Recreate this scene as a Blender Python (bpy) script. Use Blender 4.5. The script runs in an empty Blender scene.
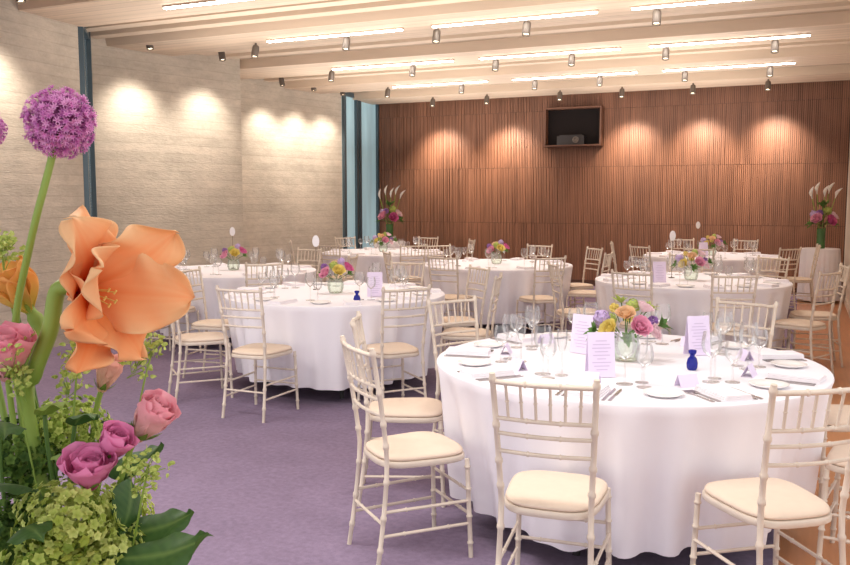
import bpy, math, random
from mathutils import Vector, Matrix
random.seed(7)
sc = bpy.context.scene
COL = sc.collection
PI = math.pi
rad = math.radians
try:
    sc.view_settings.view_transform = 'Standard'
    sc.view_settings.look = 'None'
except Exception:
    pass

# ------------------------------------------------------------------ camera
HC = 1.52
PITCH = rad(5.54)
cp, sp = math.cos(PITCH), math.sin(PITCH)
cd = bpy.data.cameras.new('camera'); cam = bpy.data.objects.new('camera', cd); COL.objects.link(cam)
cam.location = (0, 0, HC); cam.rotation_euler = (PI/2 - PITCH, 0, 0)
cd.sensor_width = 36; cd.lens = 36; cd.clip_start = 0.05
sc.camera = cam

def ray(px, py):
    a = (px-425)/850; b = (282.5-py)/850
    return Vector((a, cp+b*sp, -sp+b*cp))
def PY(px, py, Y):
    d = ray(px, py); return Vector((0, 0, HC)) + d*(Y/d.y)
def PZ(px, py, z):
    d = ray(px, py); return Vector((0, 0, HC)) + d*((z-HC)/d.z)
RA = rad(24); c24, s24 = math.cos(RA), math.sin(RA)
def room(u, w, z=0): return Vector((u*c24+w*s24, -u*s24+w*c24, z))
def u_at(px, w, z):
    a = (px-425)/850; dz = z-HC
    return (a*(w*c24*cp - dz*sp) - w*s24)/(c24 + a*s24*cp)
def uz_at(px, py, w):
    d = ray(px, py); s = w/(d.x*s24+d.y*c24)
    p = Vector((0, 0, HC))+d*s
    return p.x*c24-p.y*s24, p.z

# ------------------------------------------------------------------ materials
def lin(c):
    def f(v):
        v /= 255.0
        return v/12.92 if v <= .04045 else ((v+.055)/1.055)**2.4
    return tuple(f(v) for v in c)
def mat(name, rgb, rough=.55, metal=0, ns=8, na=.1, bump=0, bs=60, stretch=None, transl=0, emis=0, vcol=False, spec=.5):
    m = bpy.data.materials.new(name); m.use_nodes = True
    nt = m.node_tree; N = nt.nodes; L = nt.links
    b = N['Principled BSDF']; out = N['Material Output']
    b.inputs['Roughness'].default_value = rough; b.inputs['Metallic'].default_value = metal
    b.inputs['Specular IOR Level'].default_value = spec
    tc = N.new('ShaderNodeTexCoord'); mp = N.new('ShaderNodeMapping')
    if stretch: mp.inputs['Scale'].default_value = stretch
    L.new(tc.outputs['Object'], mp.inputs['Vector'])
    nz = N.new('ShaderNodeTexNoise'); nz.inputs['Scale'].default_value = ns; nz.inputs['Detail'].default_value = 4
    L.new(mp.outputs['Vector'], nz.inputs['Vector'])
    mx = N.new('ShaderNodeMixRGB')
    if vcol:
        at = N.new('ShaderNodeAttribute'); at.attribute_name = 'Col'
        mx.blend_type = 'MULTIPLY'; mx.inputs['Fac'].default_value = na
        L.new(at.outputs['Color'], mx.inputs['Color1']); L.new(nz.outputs['Fac'], mx.inputs['Color2'])
    else:
        c = lin(rgb)
        mx.inputs['Color1'].default_value = (*[v*(1-na) for v in c], 1)
        mx.inputs['Color2'].default_value = (*[min(1, v*(1+na)) for v in c], 1)
        L.new(nz.outputs['Fac'], mx.inputs['Fac'])
    L.new(mx.outputs['Color'], b.inputs['Base Color'])
    if emis:
        L.new(mx.outputs['Color'], b.inputs['Emission Color']); b.inputs['Emission Strength'].default_value = emis
    if bump:
        n2 = N.new('ShaderNodeTexNoise'); n2.inputs['Scale'].default_value = bs; n2.inputs['Detail'].default_value = 3
        L.new(mp.outputs['Vector'], n2.inputs['Vector'])
        bp = N.new('ShaderNodeBump'); bp.inputs['Strength'].default_value = bump; bp.inputs['Distance'].default_value = .01
        L.new(n2.outputs['Fac'], bp.inputs['Height']); L.new(bp.outputs['Normal'], b.inputs['Normal'])
    if transl:
        t = N.new('ShaderNodeBsdfTranslucent'); ms = N.new('ShaderNodeMixShader'); ms.inputs['Fac'].default_value = transl
        L.new(mx.outputs['Color'], t.inputs['Color'])
        L.new(b.outputs['BSDF'], ms.inputs[1]); L.new(t.outputs['BSDF'], ms.inputs[2]); L.new(ms.outputs['Shader'], out.inputs['Surface'])
    return m
def glassmat(name, tint=(1, 1, 1), base=.1, k=.6):
    m = bpy.data.materials.new(name); m.use_nodes = True
    nt = m.node_tree; N = nt.nodes; L = nt.links
    N.remove(N['Principled BSDF']); out = N['Material Output']
    tr = N.new('ShaderNodeBsdfTransparent'); tr.inputs['Color'].default_value = (*tint, 1)
    gl = N.new('ShaderNodeBsdfGlossy'); gl.inputs['Roughness'].default_value = .25
    lw = N.new('ShaderNodeLayerWeight'); lw.inputs['Blend'].default_value = .3
    ma = N.new('ShaderNodeMath'); ma.operation = 'MULTIPLY_ADD'; ma.inputs[1].default_value = k; ma.inputs[2].default_value = base
    ms = N.new('ShaderNodeMixShader')
    L.new(lw.outputs['Fresnel'], ma.inputs[0]); L.new(ma.outputs[0], ms.inputs['Fac'])
    L.new(tr.outputs[0], ms.inputs[1]); L.new(gl.outputs[0], ms.inputs[2]); L.new(ms.outputs[0], out.inputs['Surface'])
    return m
def mult_noise(m, scale, lo, hi, stretch=None):
    """multiply the base colour by a second, larger noise (stains, panel tone)"""
    nt = m.node_tree; N = nt.nodes; L = nt.links; b = N['Principled BSDF']
    src = b.inputs['Base Color'].links[0].from_socket
    tc = N.new('ShaderNodeTexCoord'); mp = N.new('ShaderNodeMapping')
    if stretch: mp.inputs['Scale'].default_value = stretch
    L.new(tc.outputs['Object'], mp.inputs['Vector'])
    nz = N.new('ShaderNodeTexNoise'); nz.inputs['Scale'].default_value = scale; nz.inputs['Detail'].default_value = 6; nz.inputs['Roughness'].default_value = .65
    L.new(mp.outputs['Vector'], nz.inputs['Vector'])
    rp = N.new('ShaderNodeMapRange'); rp.inputs['From Min'].default_value = .3; rp.inputs['From Max'].default_value = .7
    rp.inputs['To Min'].default_value = lo; rp.inputs['To Max'].default_value = hi
    L.new(nz.outputs['Fac'], rp.inputs['Value'])
    mx = N.new('ShaderNodeMixRGB'); mx.blend_type = 'MULTIPLY'; mx.inputs['Fac'].default_value = 1
    L.new(src, mx.inputs['Color1']); L.new(rp.outputs[0], mx.inputs['Color2']); L.new(mx.outputs[0], b.inputs['Base Color'])
def boards(m, axis, freq, lo, hi, gap):
    """board pattern: tone per board plus a darker joint, along one object axis"""
    nt = m.node_tree; N = nt.nodes; L = nt.links; b = N['Principled BSDF']
    src = b.inputs['Base Color'].links[0].from_socket
    tc = N.new('ShaderNodeTexCoord'); sx = N.new('ShaderNodeSeparateXYZ'); L.new(tc.outputs['Object'], sx.inputs[0])
    mu = N.new('ShaderNodeMath'); mu.operation = 'MULTIPLY'; mu.inputs[1].default_value = freq; L.new(sx.outputs[axis], mu.inputs[0])
    fl = N.new('ShaderNodeMath'); fl.operation = 'FLOOR'; L.new(mu.outputs[0], fl.inputs[0])
    wn = N.new('ShaderNodeTexWhiteNoise'); wn.noise_dimensions = '1D'; L.new(fl.outputs[0], wn.inputs['W'])
    fr = N.new('ShaderNodeMath'); fr.operation = 'FRACT'; L.new(mu.outputs[0], fr.inputs[0])
    lt = N.new('ShaderNodeMath'); lt.operation = 'LESS_THAN'; lt.inputs[1].default_value = .1; L.new(fr.outputs[0], lt.inputs[0])
    rp = N.new('ShaderNodeMapRange'); rp.inputs['To Min'].default_value = lo; rp.inputs['To Max'].default_value = hi
    L.new(wn.outputs['Value'], rp.inputs['Value'])
    n3 = N.new('ShaderNodeTexNoise'); n3.inputs['Scale'].default_value = 3; L.new(tc.outputs['Object'], n3.inputs['Vector'])
    m3 = N.new('ShaderNodeMath'); m3.operation = 'MULTIPLY'; L.new(lt.outputs[0], m3.inputs[0]); L.new(n3.outputs['Fac'], m3.inputs[1])
    s2 = N.new('ShaderNodeMath'); s2.operation = 'MULTIPLY_ADD'; s2.inputs[1].default_value = -gap
    L.new(m3.outputs[0], s2.inputs[0]); L.new(rp.outputs[0], s2.inputs[2])
    mx = N.new('ShaderNodeMixRGB'); mx.blend_type = 'MULTIPLY'; mx.inputs['Fac'].default_value = 1
    L.new(src, mx.inputs['Color1']); L.new(s2.outputs[0], mx.inputs['Color2']); L.new(mx.outputs[0], b.inputs['Base Color'])
def concrete(name, tone):
    m = mat(name, tone, rough=.9, ns=3, na=.16, bump=.6, bs=14, stretch=(1, 1, 5))
    boards(m, 'Z', 9.0, .93, 1.04, .22)
    mult_noise(m, 1.3, .8, 1.1, (1, 1, 1.3)); mult_noise(m, 9, .91, 1.06, (1, 1, 2)); mult_noise(m, 40, .94, 1.04)
    return m

M_cloth = mat('white_linen', (242, 238, 243), .8, ns=3, na=.03, bump=.12, bs=14, spec=.2)
M_chair = mat('limewashed_wood', (219, 205, 189), .5, ns=14, na=.12, stretch=(1, 1, .3))
M_pad = mat('cream_seat_fabric', (230, 210, 190), .9, ns=30, na=.05, bump=.1, bs=300, spec=.2)
M_carpet = mat('purple_carpet', (145, 128, 152), .95, ns=3.0, na=.16, bump=.5, bs=260, spec=.1)
mult_noise(M_carpet, 30, .84, 1.12); mult_noise(M_carpet, .9, .9, 1.1)
M_woodfloor = mat('warm_wood_floor', (194, 132, 88), .32, ns=5, na=.25, stretch=(6, .5, 1))
M_ceil = mat('ceiling_boards', (182, 161, 139), .7, ns=3, na=.2, stretch=(.3, 5, 1)); boards(M_ceil, 'Y', 7, .86, 1.06, .55)  # tinted darker than the beams, standing in for the shade of deeper recesses
M_beam = mat('ceiling_beam_wood', (202, 180, 157), .7, ns=3, na=.18, stretch=(.3, 6, 1)); boards(M_beam, 'Y', 7, .9, 1.05, .45)
M_beam2 = mat('pale_ceiling_fin', (208, 187, 164), .7, ns=3, na=.14, stretch=(.3, 6, 1))
M_wall = mat('off_white_plaster', (228, 216, 202), .8, ns=3, na=.04)
M_slat = mat('brown_wood_slats', (138, 94, 71), .5, ns=1.6, na=.24, stretch=(2.2, 1, .7))
mult_noise(M_slat, .9, .74, 1.16, (2, 1, .35)); mult_noise(M_slat, 14, .82, 1.12, (1, 1, .08))
M_slatback = mat('dark_wood_backing', (78, 51, 39), .7, ns=4, na=.2)
M_conc = concrete('board_marked_concrete', (191, 179, 163))
M_black = mat('dark_metal', (44, 38, 38), .5, .2, na=.1)
M_grey = mat('grey_fixture_metal', (104, 94, 86), .5, .3, na=.1)
M_light = mat('light_diffuser', (255, 250, 244), .5, ns=2, na=.01, emis=17)
M_lens = mat('lamp_lens', (255, 236, 205), .5, ns=2, na=.01, emis=6)
M_win = mat('teal_window_glass', (150, 180, 188), .15, ns=1.5, na=.3, stretch=(3, 3, .5), emis=.5)
M_win2 = mat('grey_blue_slot_glass', (104, 122, 132), .2, ns=1.5, na=.2, stretch=(3, 3, .5), emis=.15)
M_frame = mat('blue_grey_frame', (78, 94, 102), .4, .3, na=.1)
M_glass = glassmat('clear_glass')
M_vase = glassmat('vase_glass', (.9, .97, .9), .1)
M_greenvase = mat('green_vase_glass', (72, 112, 62), .2, na=.2)
M_steel = mat('cutlery_steel', (172, 166, 164), .25, 1, na=.05)
M_china = mat('white_china', (246, 242, 240), .25, na=.02)
M_napkin = mat('white_napkin', (244, 238, 242), .85, na=.03, bump=.1)
M_card = mat('lilac_white_card', (230, 216, 240), .7, na=.02)
M_numcard = mat('white_oval_card', (236, 232, 234), .7, na=.02)
M_print = mat('lilac_grey_print', (204, 188, 216), .8, na=.05)
M_blue = mat('cobalt_glass', (44, 50, 160), .08, na=.2, transl=.35)
M_petal = mat('petal', (255, 255, 255), .6, ns=40, na=.1, vcol=True, transl=.3, spec=.2)
M_leafv = mat('leaf_surface', (255, 255, 255), .55, ns=25, na=.25, vcol=True, transl=.15, spec=.35)
M_lime = mat('lime_floret', (255, 255, 255), .6, ns=25, na=.15, vcol=True, transl=.35, spec=.2)
M_stem = mat('green_stem', (130, 156, 66), .5, ns=12, na=.2)
M_dstem = mat('dark_green_stem', (80, 110, 52), .5, ns=12, na=.2)
M_table = mat('table_top_board', (150, 120, 90), .6, ns=6, na=.2)
M_niche = mat('black_niche_lining', (26, 19, 18), .8, na=.1, spec=.2)
M_nframe = mat('oak_niche_frame', (104, 68, 50), .5, ns=6, na=.2)
FC = {}
def fcol(nm, rgb):
    FC[nm] = mat('bloom_'+nm.replace(' ', '_'), rgb, .6, ns=60, na=.2, transl=.25, spec=.2)
for nm, rgb in (('pink', (238, 170, 196)), ('pale pink', (246, 212, 218)), ('yellow', (246, 222, 134)), ('peach', (248, 206, 166)),
                ('purple', (172, 130, 196)), ('lilac', (206, 184, 224)), ('magenta', (216, 110, 162)), ('lime green', (182, 196, 108)),
                ('white', (247, 247, 240)), ('orange', (246, 178, 108)), ('deep green', (92, 128, 66))):
    fcol(nm, rgb)

# ------------------------------------------------------------------ mesh builder
class MB:
    def __init__(s): s.v = []; s.f = []; s.c = []
    def add(s, vs, fs, col=None):
        o = len(s.v); s.v += [tuple(v) for v in vs]; s.f += [tuple(i+o for i in f) for f in fs]
        if col is None: s.c += [(1, 1, 1)]*len(vs)
        elif isinstance(col, list): s.c += col
        else: s.c += [col]*len(vs)
    def box(s, x0, x1, y0, y1, z0, z1, M=None):
        vs = [Vector(p) for p in ((x0,y0,z0),(x1,y0,z0),(x1,y1,z0),(x0,y1,z0),(x0,y0,z1),(x1,y0,z1),(x1,y1,z1),(x0,y1,z1))]
        if M: vs = [M @ v for v in vs]
        s.add(vs, [(0,3,2,1),(4,5,6,7),(0,1,5,4),(1,2,6,5),(2,3,7,6),(3,0,4,7)])
        return s
    def tube(s, pts, r, n=8, col=None, caps=True):
        pts = [Vector(p) for p in pts]; k = len(pts)
        if not isinstance(r, (list, tuple)): r = [r]*k
        vs = []; fs = []
        t0 = (pts[1]-pts[0]).normalized()
        ref = Vector((0, 0, 1)) if abs(t0.z) < .9 else Vector((1, 0, 0))
        x = t0.cross(ref).normalized()
        for i in range(k):
            t = (pts[min(i+1, k-1)]-pts[max(i-1, 0)]).normalized()
            x = (x - t*x.dot(t)).normalized(); y = t.cross(x)
            for j in range(n):
                a = 2*PI*j/n
                vs.append(pts[i]+(x*math.cos(a)+y*math.sin(a))*r[i])
        for i in range(k-1):
            for j in range(n):
                fs.append((i*n+j, i*n+(j+1) % n, (i+1)*n+(j+1) % n, (i+1)*n+j))
        if caps:
            fs.append(tuple(range(n))[::-1]); fs.append(tuple((k-1)*n+j for j in range(n)))
        s.add(vs, fs, col); return s
    def lathe(s, prof, n=24, M=None, col=None):
        vs = []; fs = []; k = len(prof)
        for (r, z) in prof:
            for j in range(n):
                a = 2*PI*j/n; v = Vector((r*math.cos(a), r*math.sin(a), z)); vs.append(M @ v if M else v)
        for i in range(k-1):
            for j in range(n):
                fs.append((i*n+j, i*n+(j+1) % n, (i+1)*n+(j+1) % n, (i+1)*n+j))
        s.add(vs, fs, col); return s
    def rings(s, rings, cap=True):
        n = len(rings[0]); k = len(rings); vs = [p for r in rings for p in r]; fs = []
        for i in range(k-1):
            for j in range(n):
                fs.append((i*n+j, i*n+(j+1) % n, (i+1)*n+(j+1) % n, (i+1)*n+j))
        if cap: fs.append(tuple(range(n))[::-1]); fs.append(tuple((k-1)*n+j for j in range(n)))
        s.add(vs, fs); return s
    def petal(s, M, L, W, phi0, phi1, p=1., cup=.3, ruf=0, ph=0, prof=None, ns=10, nt=6, colf=None, rfreq=16, wav=2.5):
        prof = prof or (lambda q: math.sin(PI*min(1, q*.93+.07)**.75)**.8)
        vs = []; cs = []; x = z = 0
        for i in range(ns+1):
            q = i/ns; phi = phi0+(phi1-phi0)*q**p
            if i: x += math.sin(phi)*L/ns; z += math.cos(phi)*L/ns
            nx, nz = math.cos(phi), -math.sin(phi); w = W*max(.02, prof(q))
            for j in range(nt+1):
                t = -1+2*j/nt
                off = -cup*w*t*t + ruf*L*math.sin(ph+q*rfreq+t*wav)*(t*t+.05)*q
                vs.append(M @ Vector((x+nx*off, w*t, z+nz*off)))
                cs.append(colf(q, t) if colf else (1, 1, 1))
        fs = [(i*(nt+1)+j, i*(nt+1)+j+1, (i+1)*(nt+1)+j+1, (i+1)*(nt+1)+j) for i in range(ns) for j in range(nt)]
        s.add(vs, fs, cs); return s
    def mesh(s, name, m, smooth=True):
        me = bpy.data.meshes.new(name); me.from_pydata(s.v, [], s.f)
        a = me.color_attributes.new('Col', 'FLOAT_COLOR', 'POINT')
        a.data.foreach_set('color', [x for c in s.c for x in (*c, 1)])
        me.materials.append(m)
        if smooth:
            me.polygons.foreach_set('use_smooth', [True]*len(me.polygons))
        me.update(); return me
    def obj(s, name, m, parent=None, smooth=True, loc=(0, 0, 0), rotz=0):
        me = s.mesh(name, m, smooth)
        if smooth:
            try: me.set_sharp_from_angle(angle=rad(45))
            except Exception: pass
        o = bpy.data.objects.new(name, me); COL.objects.link(o); o.parent = parent
        o.location = loc; o.rotation_euler = (0, 0, rotz); return o

def tag(o, label=None, cat=None, group=None, kind=None):
    if label: o['label'] = label
    if cat: o['category'] = cat
    if group: o['group'] = group
    if kind: o['kind'] = kind
    return o
def thing(name, label, cat, loc=(0, 0, 0), rotz=0, group=None):
    o = bpy.data.objects.new(name, None); COL.objects.link(o); o.empty_display_size = .05
    o.location = loc; o.rotation_euler = (0, 0, rotz); return tag(o, label, cat, group)
def dup(o, loc=None, rotz=None, label=None, group=None, parent=None, scale=None, m=None):
    c = o.copy(); COL.objects.link(c); c.parent = parent
    if loc is not None: c.location = loc
    if rotz is not None: c.rotation_euler = (0, 0, rotz)
    if scale is not None: c.scale = (scale, scale, scale)
    if label: c['label'] = label
    if group: c['group'] = group
    for ch in list(o.children): dup(ch, parent=c)
    return c
def setmat(o, m):
    o.material_slots[0].link = 'OBJECT'; o.material_slots[0].material = m
class Proto:
    """first use hands out the built thing itself, later uses copies"""
    def __init__(s, o): s.o = o; s.used = False
    def get(s, loc, rotz=0, label=None, group=None, scale=None):
        if not s.used:
            s.used = True; o = s.o; o.location = loc; o.rotation_euler = (0, 0, rotz)
            if scale: o.scale = (scale,)*3
            if label: o['label'] = label
            if group: o['group'] = group
            return o
        return dup(s.o, loc, rotz, label, group, scale=scale)

# ------------------------------------------------------------------ the room
CZ = 3.47
def structure(o): o['kind'] = 'structure'; return o
mb = MB()
mb.add([(-16, -4, 0), (-.05, -4, 0), (-.05, 15.2, 0), (-16, 15.2, 0)], [(0, 1, 2, 3)])
mb.add([(-.05, -4, 0), (4, -4, 0), (4, 15.2, 0), (-.05, 15.2, 0)], [(0, 1, 2, 3)])
fl = mb.obj('floor', M_carpet, rotz=-RA, smooth=False); fl.data.materials.append(M_woodfloor); fl.data.polygons[1].material_index = 1
structure(fl)
ce = MB().box(-12, 1.2, -1, 15.2, CZ, CZ+.12).obj('ceiling', M_ceil, rotz=-RA, smooth=False); structure(ce)
ROWS = [6.55, 8.38, 10.49, 12.5]
DROP = .12
n = 1
for w in [4.6]+ROWS+[14.35]:
    pr = [(w-.46, CZ), (w-.43, CZ-DROP), (w+.43, CZ-DROP), (w+.46, CZ)]
    mb = MB(); mb.rings([[(u, y, z) for y, z in pr] for u in (-11, .75)])
    structure(mb.obj('trim_%d' % n, M_beam, rotz=-RA, smooth=False)); n += 1
    b = MB()
    for k in range(2):
        ww = w+.85+.36*k
        if ww < 13.6: b.box(-11, .75, ww-.08, ww+.08, CZ-.05, CZ)
    if b.v: structure(b.obj('trim_%d' % n, M_beam2, rotz=-RA, smooth=False)); n += 1
UL, UR = -7.9, .6
wb = MB().box(UL-.5, UR+.3, 15.0, 15.2, 0, CZ).obj('wall_back', M_slatback, rotz=-RA, smooth=False); structure(wb)
b = MB(); u = -7.72; i = 0
rs = random.Random(3)
while u < UR-.03:
    for (z0, z1) in ((.1, 1.1), (1.106, 2.1), (2.106, 3.1), (3.106, CZ-.01)):
        dd = rs.choice((.012, .016, .022))
        b.box(u, u+rs.choice((.019, .022, .024)), 15.0-dd, 15.0, z0, z1)
    u += .030; i += 1
structure(b.obj('wall_back_slats', M_slat, rotz=-RA, smooth=False))
structure(MB().box(-7.7, UR, 14.96, 15.0, 0, .1).obj('baseboard_back', M_slatback, rotz=-RA, smooth=False))
structure(MB().box(UR, UR+.15, 7.0, 15.0, 0, CZ).obj('wall_right', M_wall, rotz=-RA, smooth=False))
structure(MB().box(UR-.015, UR, 7.0, 14.94, 0, .1).obj('baseboard_right', M_wall, rotz=-RA, smooth=False))
def slab(name, p, q, m, th=.3, z0=0, z1=CZ, side=1):
    p = Vector((*p, 0)); q = Vector((*q, 0)); d = (q-p).normalized(); nrm = Vector((-d.y, d.x, 0))*th*side
    vs = [p, q, q+nrm, p+nrm]; vs = [Vector((v.x, v.y, z0)) for v in vs]+[Vector((v.x, v.y, z1)) for v in vs]
    mb = MB(); mb.add(vs, [(0,3,2,1),(4,5,6,7),(0,1,5,4),(1,2,6,5),(2,3,7,6),(3,0,4,7)])
    o = mb.obj(name, m, smooth=False); return structure(o)
A0, A1 = (-5.25, 4.8), (-3.67, 9.2)
B0, B1 = (-3.97, 10.2), (-2.54, 11.9)
C0, C1 = (-2.88, 13.45), (-1.49, 15.4)
slab('wall_left', A0, A1, M_conc); slab('wall_left', B0, B1, M_conc); slab('wall_left', C0, C1, M_conc)
slab('wall_left', (-2.54, 11.9), (-2.88, 13.45), M_conc, .12)
def window(k, p, q, nb, m):
    w = slab('window_%d' % k, p, q, m, .03)
    p = Vector(p); q = Vector(q); fr = MB()
    ang = math.atan2(q.y-p.y, q.x-p.x); Lw = (q-p).length
    for t in nb:
        fr.box(t*Lw-.04, t*Lw+.04, -.05, .03, 0, CZ-.001, Matrix.Translation((p.x, p.y, 0)) @ Matrix.Rotation(ang, 4, 'Z'))
    for z in (.04, CZ-.05):
        fr.box(0, Lw, -.04, .03, z-.04, z+.04, Matrix.Translation((p.x, p.y, 0)) @ Matrix.Rotation(ang, 4, 'Z'))
    o = fr.obj('window_frame', M_frame, w, smooth=False)
window(1, C1, (-.93, 16.84), (.03, .36, .44, .97), M_win)
window(2, A1, B0, (.06, .94), M_win2)

u0, z1 = uz_at(547, 109, 14.95); u1, z0 = uz_at(603, 146, 14.95)
um = (u0+u1)/2; hw = (u1-u0)/2; hh = z1-z0
nt_ = thing('wall_niche', 'wood-framed black recess high on the slatted wood wall', 'niche', room(um, 14.975, z0), -RA)
MB().box(-hw+.028, hw-.028, -.03, -.012, .028, hh-.028).obj('back_panel', M_niche, nt_, smooth=False)
f = MB()
f.box(-hw, hw, -.2, -.0, 0, .028); f.box(-hw, hw, -.2, -.0, hh-.028, hh); f.box(-hw, -hw+.028, -.2, -.0, .028, hh-.028); f.box(hw-.028, hw, -.2, -.0, .028, hh-.028)
f.obj('frame', M_nframe, nt_, smooth=False)
pj = thing('projector', 'black projector sitting inside the wood-framed wall recess', 'projector', room(um-.03, 14.855, z0+.029), -RA)
MB().box(-.24, .24, -.08, .08, 0, .15).box(-.2, .2, -.06, .06, .15, .17).obj('body', M_black, pj, smooth=False)
MB().lathe([(.055, 0), (.055, .03), (.04, .03), (.03, .015), (0, .01)], 20, Matrix.Translation((.1, -.08, .08)) @ Matrix.Rotation(PI/2, 4, 'X')).obj('lens', M_grey, pj)

# ------------------------------------------------------------------ ceiling lights
def lamp(kind, name, loc, energy, color=(1, .95, .9), **kw):
    l = bpy.data.lights.new(name, kind); l.energy = energy; l.color = color
    o = bpy.data.objects.new(name, l); COL.objects.link(o); o.location = loc
    for k, v in kw.items(): setattr(l, k, v)
    return o
def aim(o, tgt):
    o.rotation_euler = (Vector(tgt)-o.location).to_track_quat('-Z', 'Y').to_euler()
LZ = CZ-.15
segs = {0: ((165, 300),), 1: ((268, 402), (433, 597), (632, 818)), 2: ((333, 453), (480, 620), (650, 810)), 3: ((393, 487), (513, 637), (663, 795))}
rowname = ['row nearest the camera', 'second row from the camera', 'third row from the camera', 'row closest to the wood wall']
posn = ['left', 'middle', 'right']
for r, sg in segs.items():
    for k, (a, bb) in enumerate(sg):
        ua, ub = u_at(a, ROWS[r], LZ), u_at(bb, ROWS[r], LZ); L2 = (ub-ua)/2
        lab = 'glowing linear ceiling light in the %s%s' % (rowname[r], '' if r == 0 else ', %s one of three' % posn[k])
        t = thing('ceiling_light', lab, 'ceiling light', room((ua+ub)/2, ROWS[r], LZ), -RA, 'linear ceiling lights')
        MB().box(-L2-.01, L2+.01, -.026, .026, .012, .15-DROP).obj('housing', M_beam, t, smooth=False)
        MB().box(-L2, L2, -.022, .022, 0, .012).obj('diffuser', M_light, t, smooth=False)
sp_t = thing('spotlight', 'spot', 'spotlight', (0, 0, 0))
MB().tube([(0, 0, 0), (0, 0, -.05)], .012, 8).obj('mount', M_grey, sp_t)
tilt = Matrix.Translation((0, 0, -.04)) @ Matrix.Rotation(rad(-14), 4, 'X')
MB().lathe([(0, .012), (.03, .01), (.038, 0), (.042, -.02), (.042, -.13), (.036, -.13), (.032, -.11)], 18, tilt).obj('body', M_grey, sp_t)
MB().lathe([(.032, -.112), (0, -.115)], 18, tilt).obj('lens', M_lens, sp_t)
SPOT = Proto(sp_t)
spots = {1: (256, 347, 437, 527, 657), 2: (332, 413, 496, 572, 666, 775), 3: (388, 462, 535, 600, 685, 770)}
ordn = ['leftmost', 'second from left', 'third from left', 'fourth from left', 'fifth from left', 'sixth from left']
SZ = CZ-DROP
for r, ps in spots.items():
    for k, px in enumerate(ps):
        u = u_at(px, ROWS[r]+.115, SZ-.1)
        SPOT.get(room(u, ROWS[r]+.115, SZ), -RA, 'small ceiling spotlight, %s beside the %s' % (ordn[k], rowname[r]), 'track spotlights')
for k, px in enumerate((433, 487, 560, 622, 693, 768)):
    u = u_at(px, 14.15, SZ-.1); p = room(u, 14.15, SZ)
    SPOT.get(p, -RA, 'ceiling spotlight washing the slatted wood wall, %s' % ordn[k], 'wood wall spotlights')
for k, px in enumerate((436, 504, 630, 700, 775)):
    u = u_at(px, 14.6, 2.5)
    l = lamp('SPOT', 'wall_wash', room(u, 14.38, CZ-.45), 220, (1, .87, .72), spot_size=rad(94), spot_blend=1, shadow_soft_size=.08)
    aim(l, room(u, 14.98, 2.0))
def wash(p, q, ts, off, labs, e=105):
    p = Vector((*p, 0)); q = Vector((*q, 0)); d = (q-p).normalized(); nn = Vector((d.y, -d.x, 0))
    for t, lb in zip(ts, labs):
        c = p.lerp(q, t)+nn*off
        SPOT.get((c.x, c.y, CZ), math.atan2(d.y, d.x), lb, 'concrete wall spotlights')
        l = lamp('SPOT', 'wall_wash', (c.x+nn.x*.1, c.y+nn.y*.1, CZ-.3), e, (1, .91, .8), spot_size=rad(98), spot_blend=1, shadow_soft_size=.08)
        aim(l, (c.x-nn.x*off, c.y-nn.y*off, 2.0))
wash(A0, A1, (.74,), .42, ('ceiling spotlight washing the concrete wall beside the purple allium',))
wash(B0, B1, (.25, .72), .42, ('left ceiling spotlight washing the wide middle concrete panel', 'right ceiling spotlight washing the wide middle concrete panel'))
wash(C0, C1, (.2, .5, .8), .42, tuple('%s ceiling spotlight washing the concrete panel beside the tall window' % s for s in ('left', 'middle', 'right')))

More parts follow.
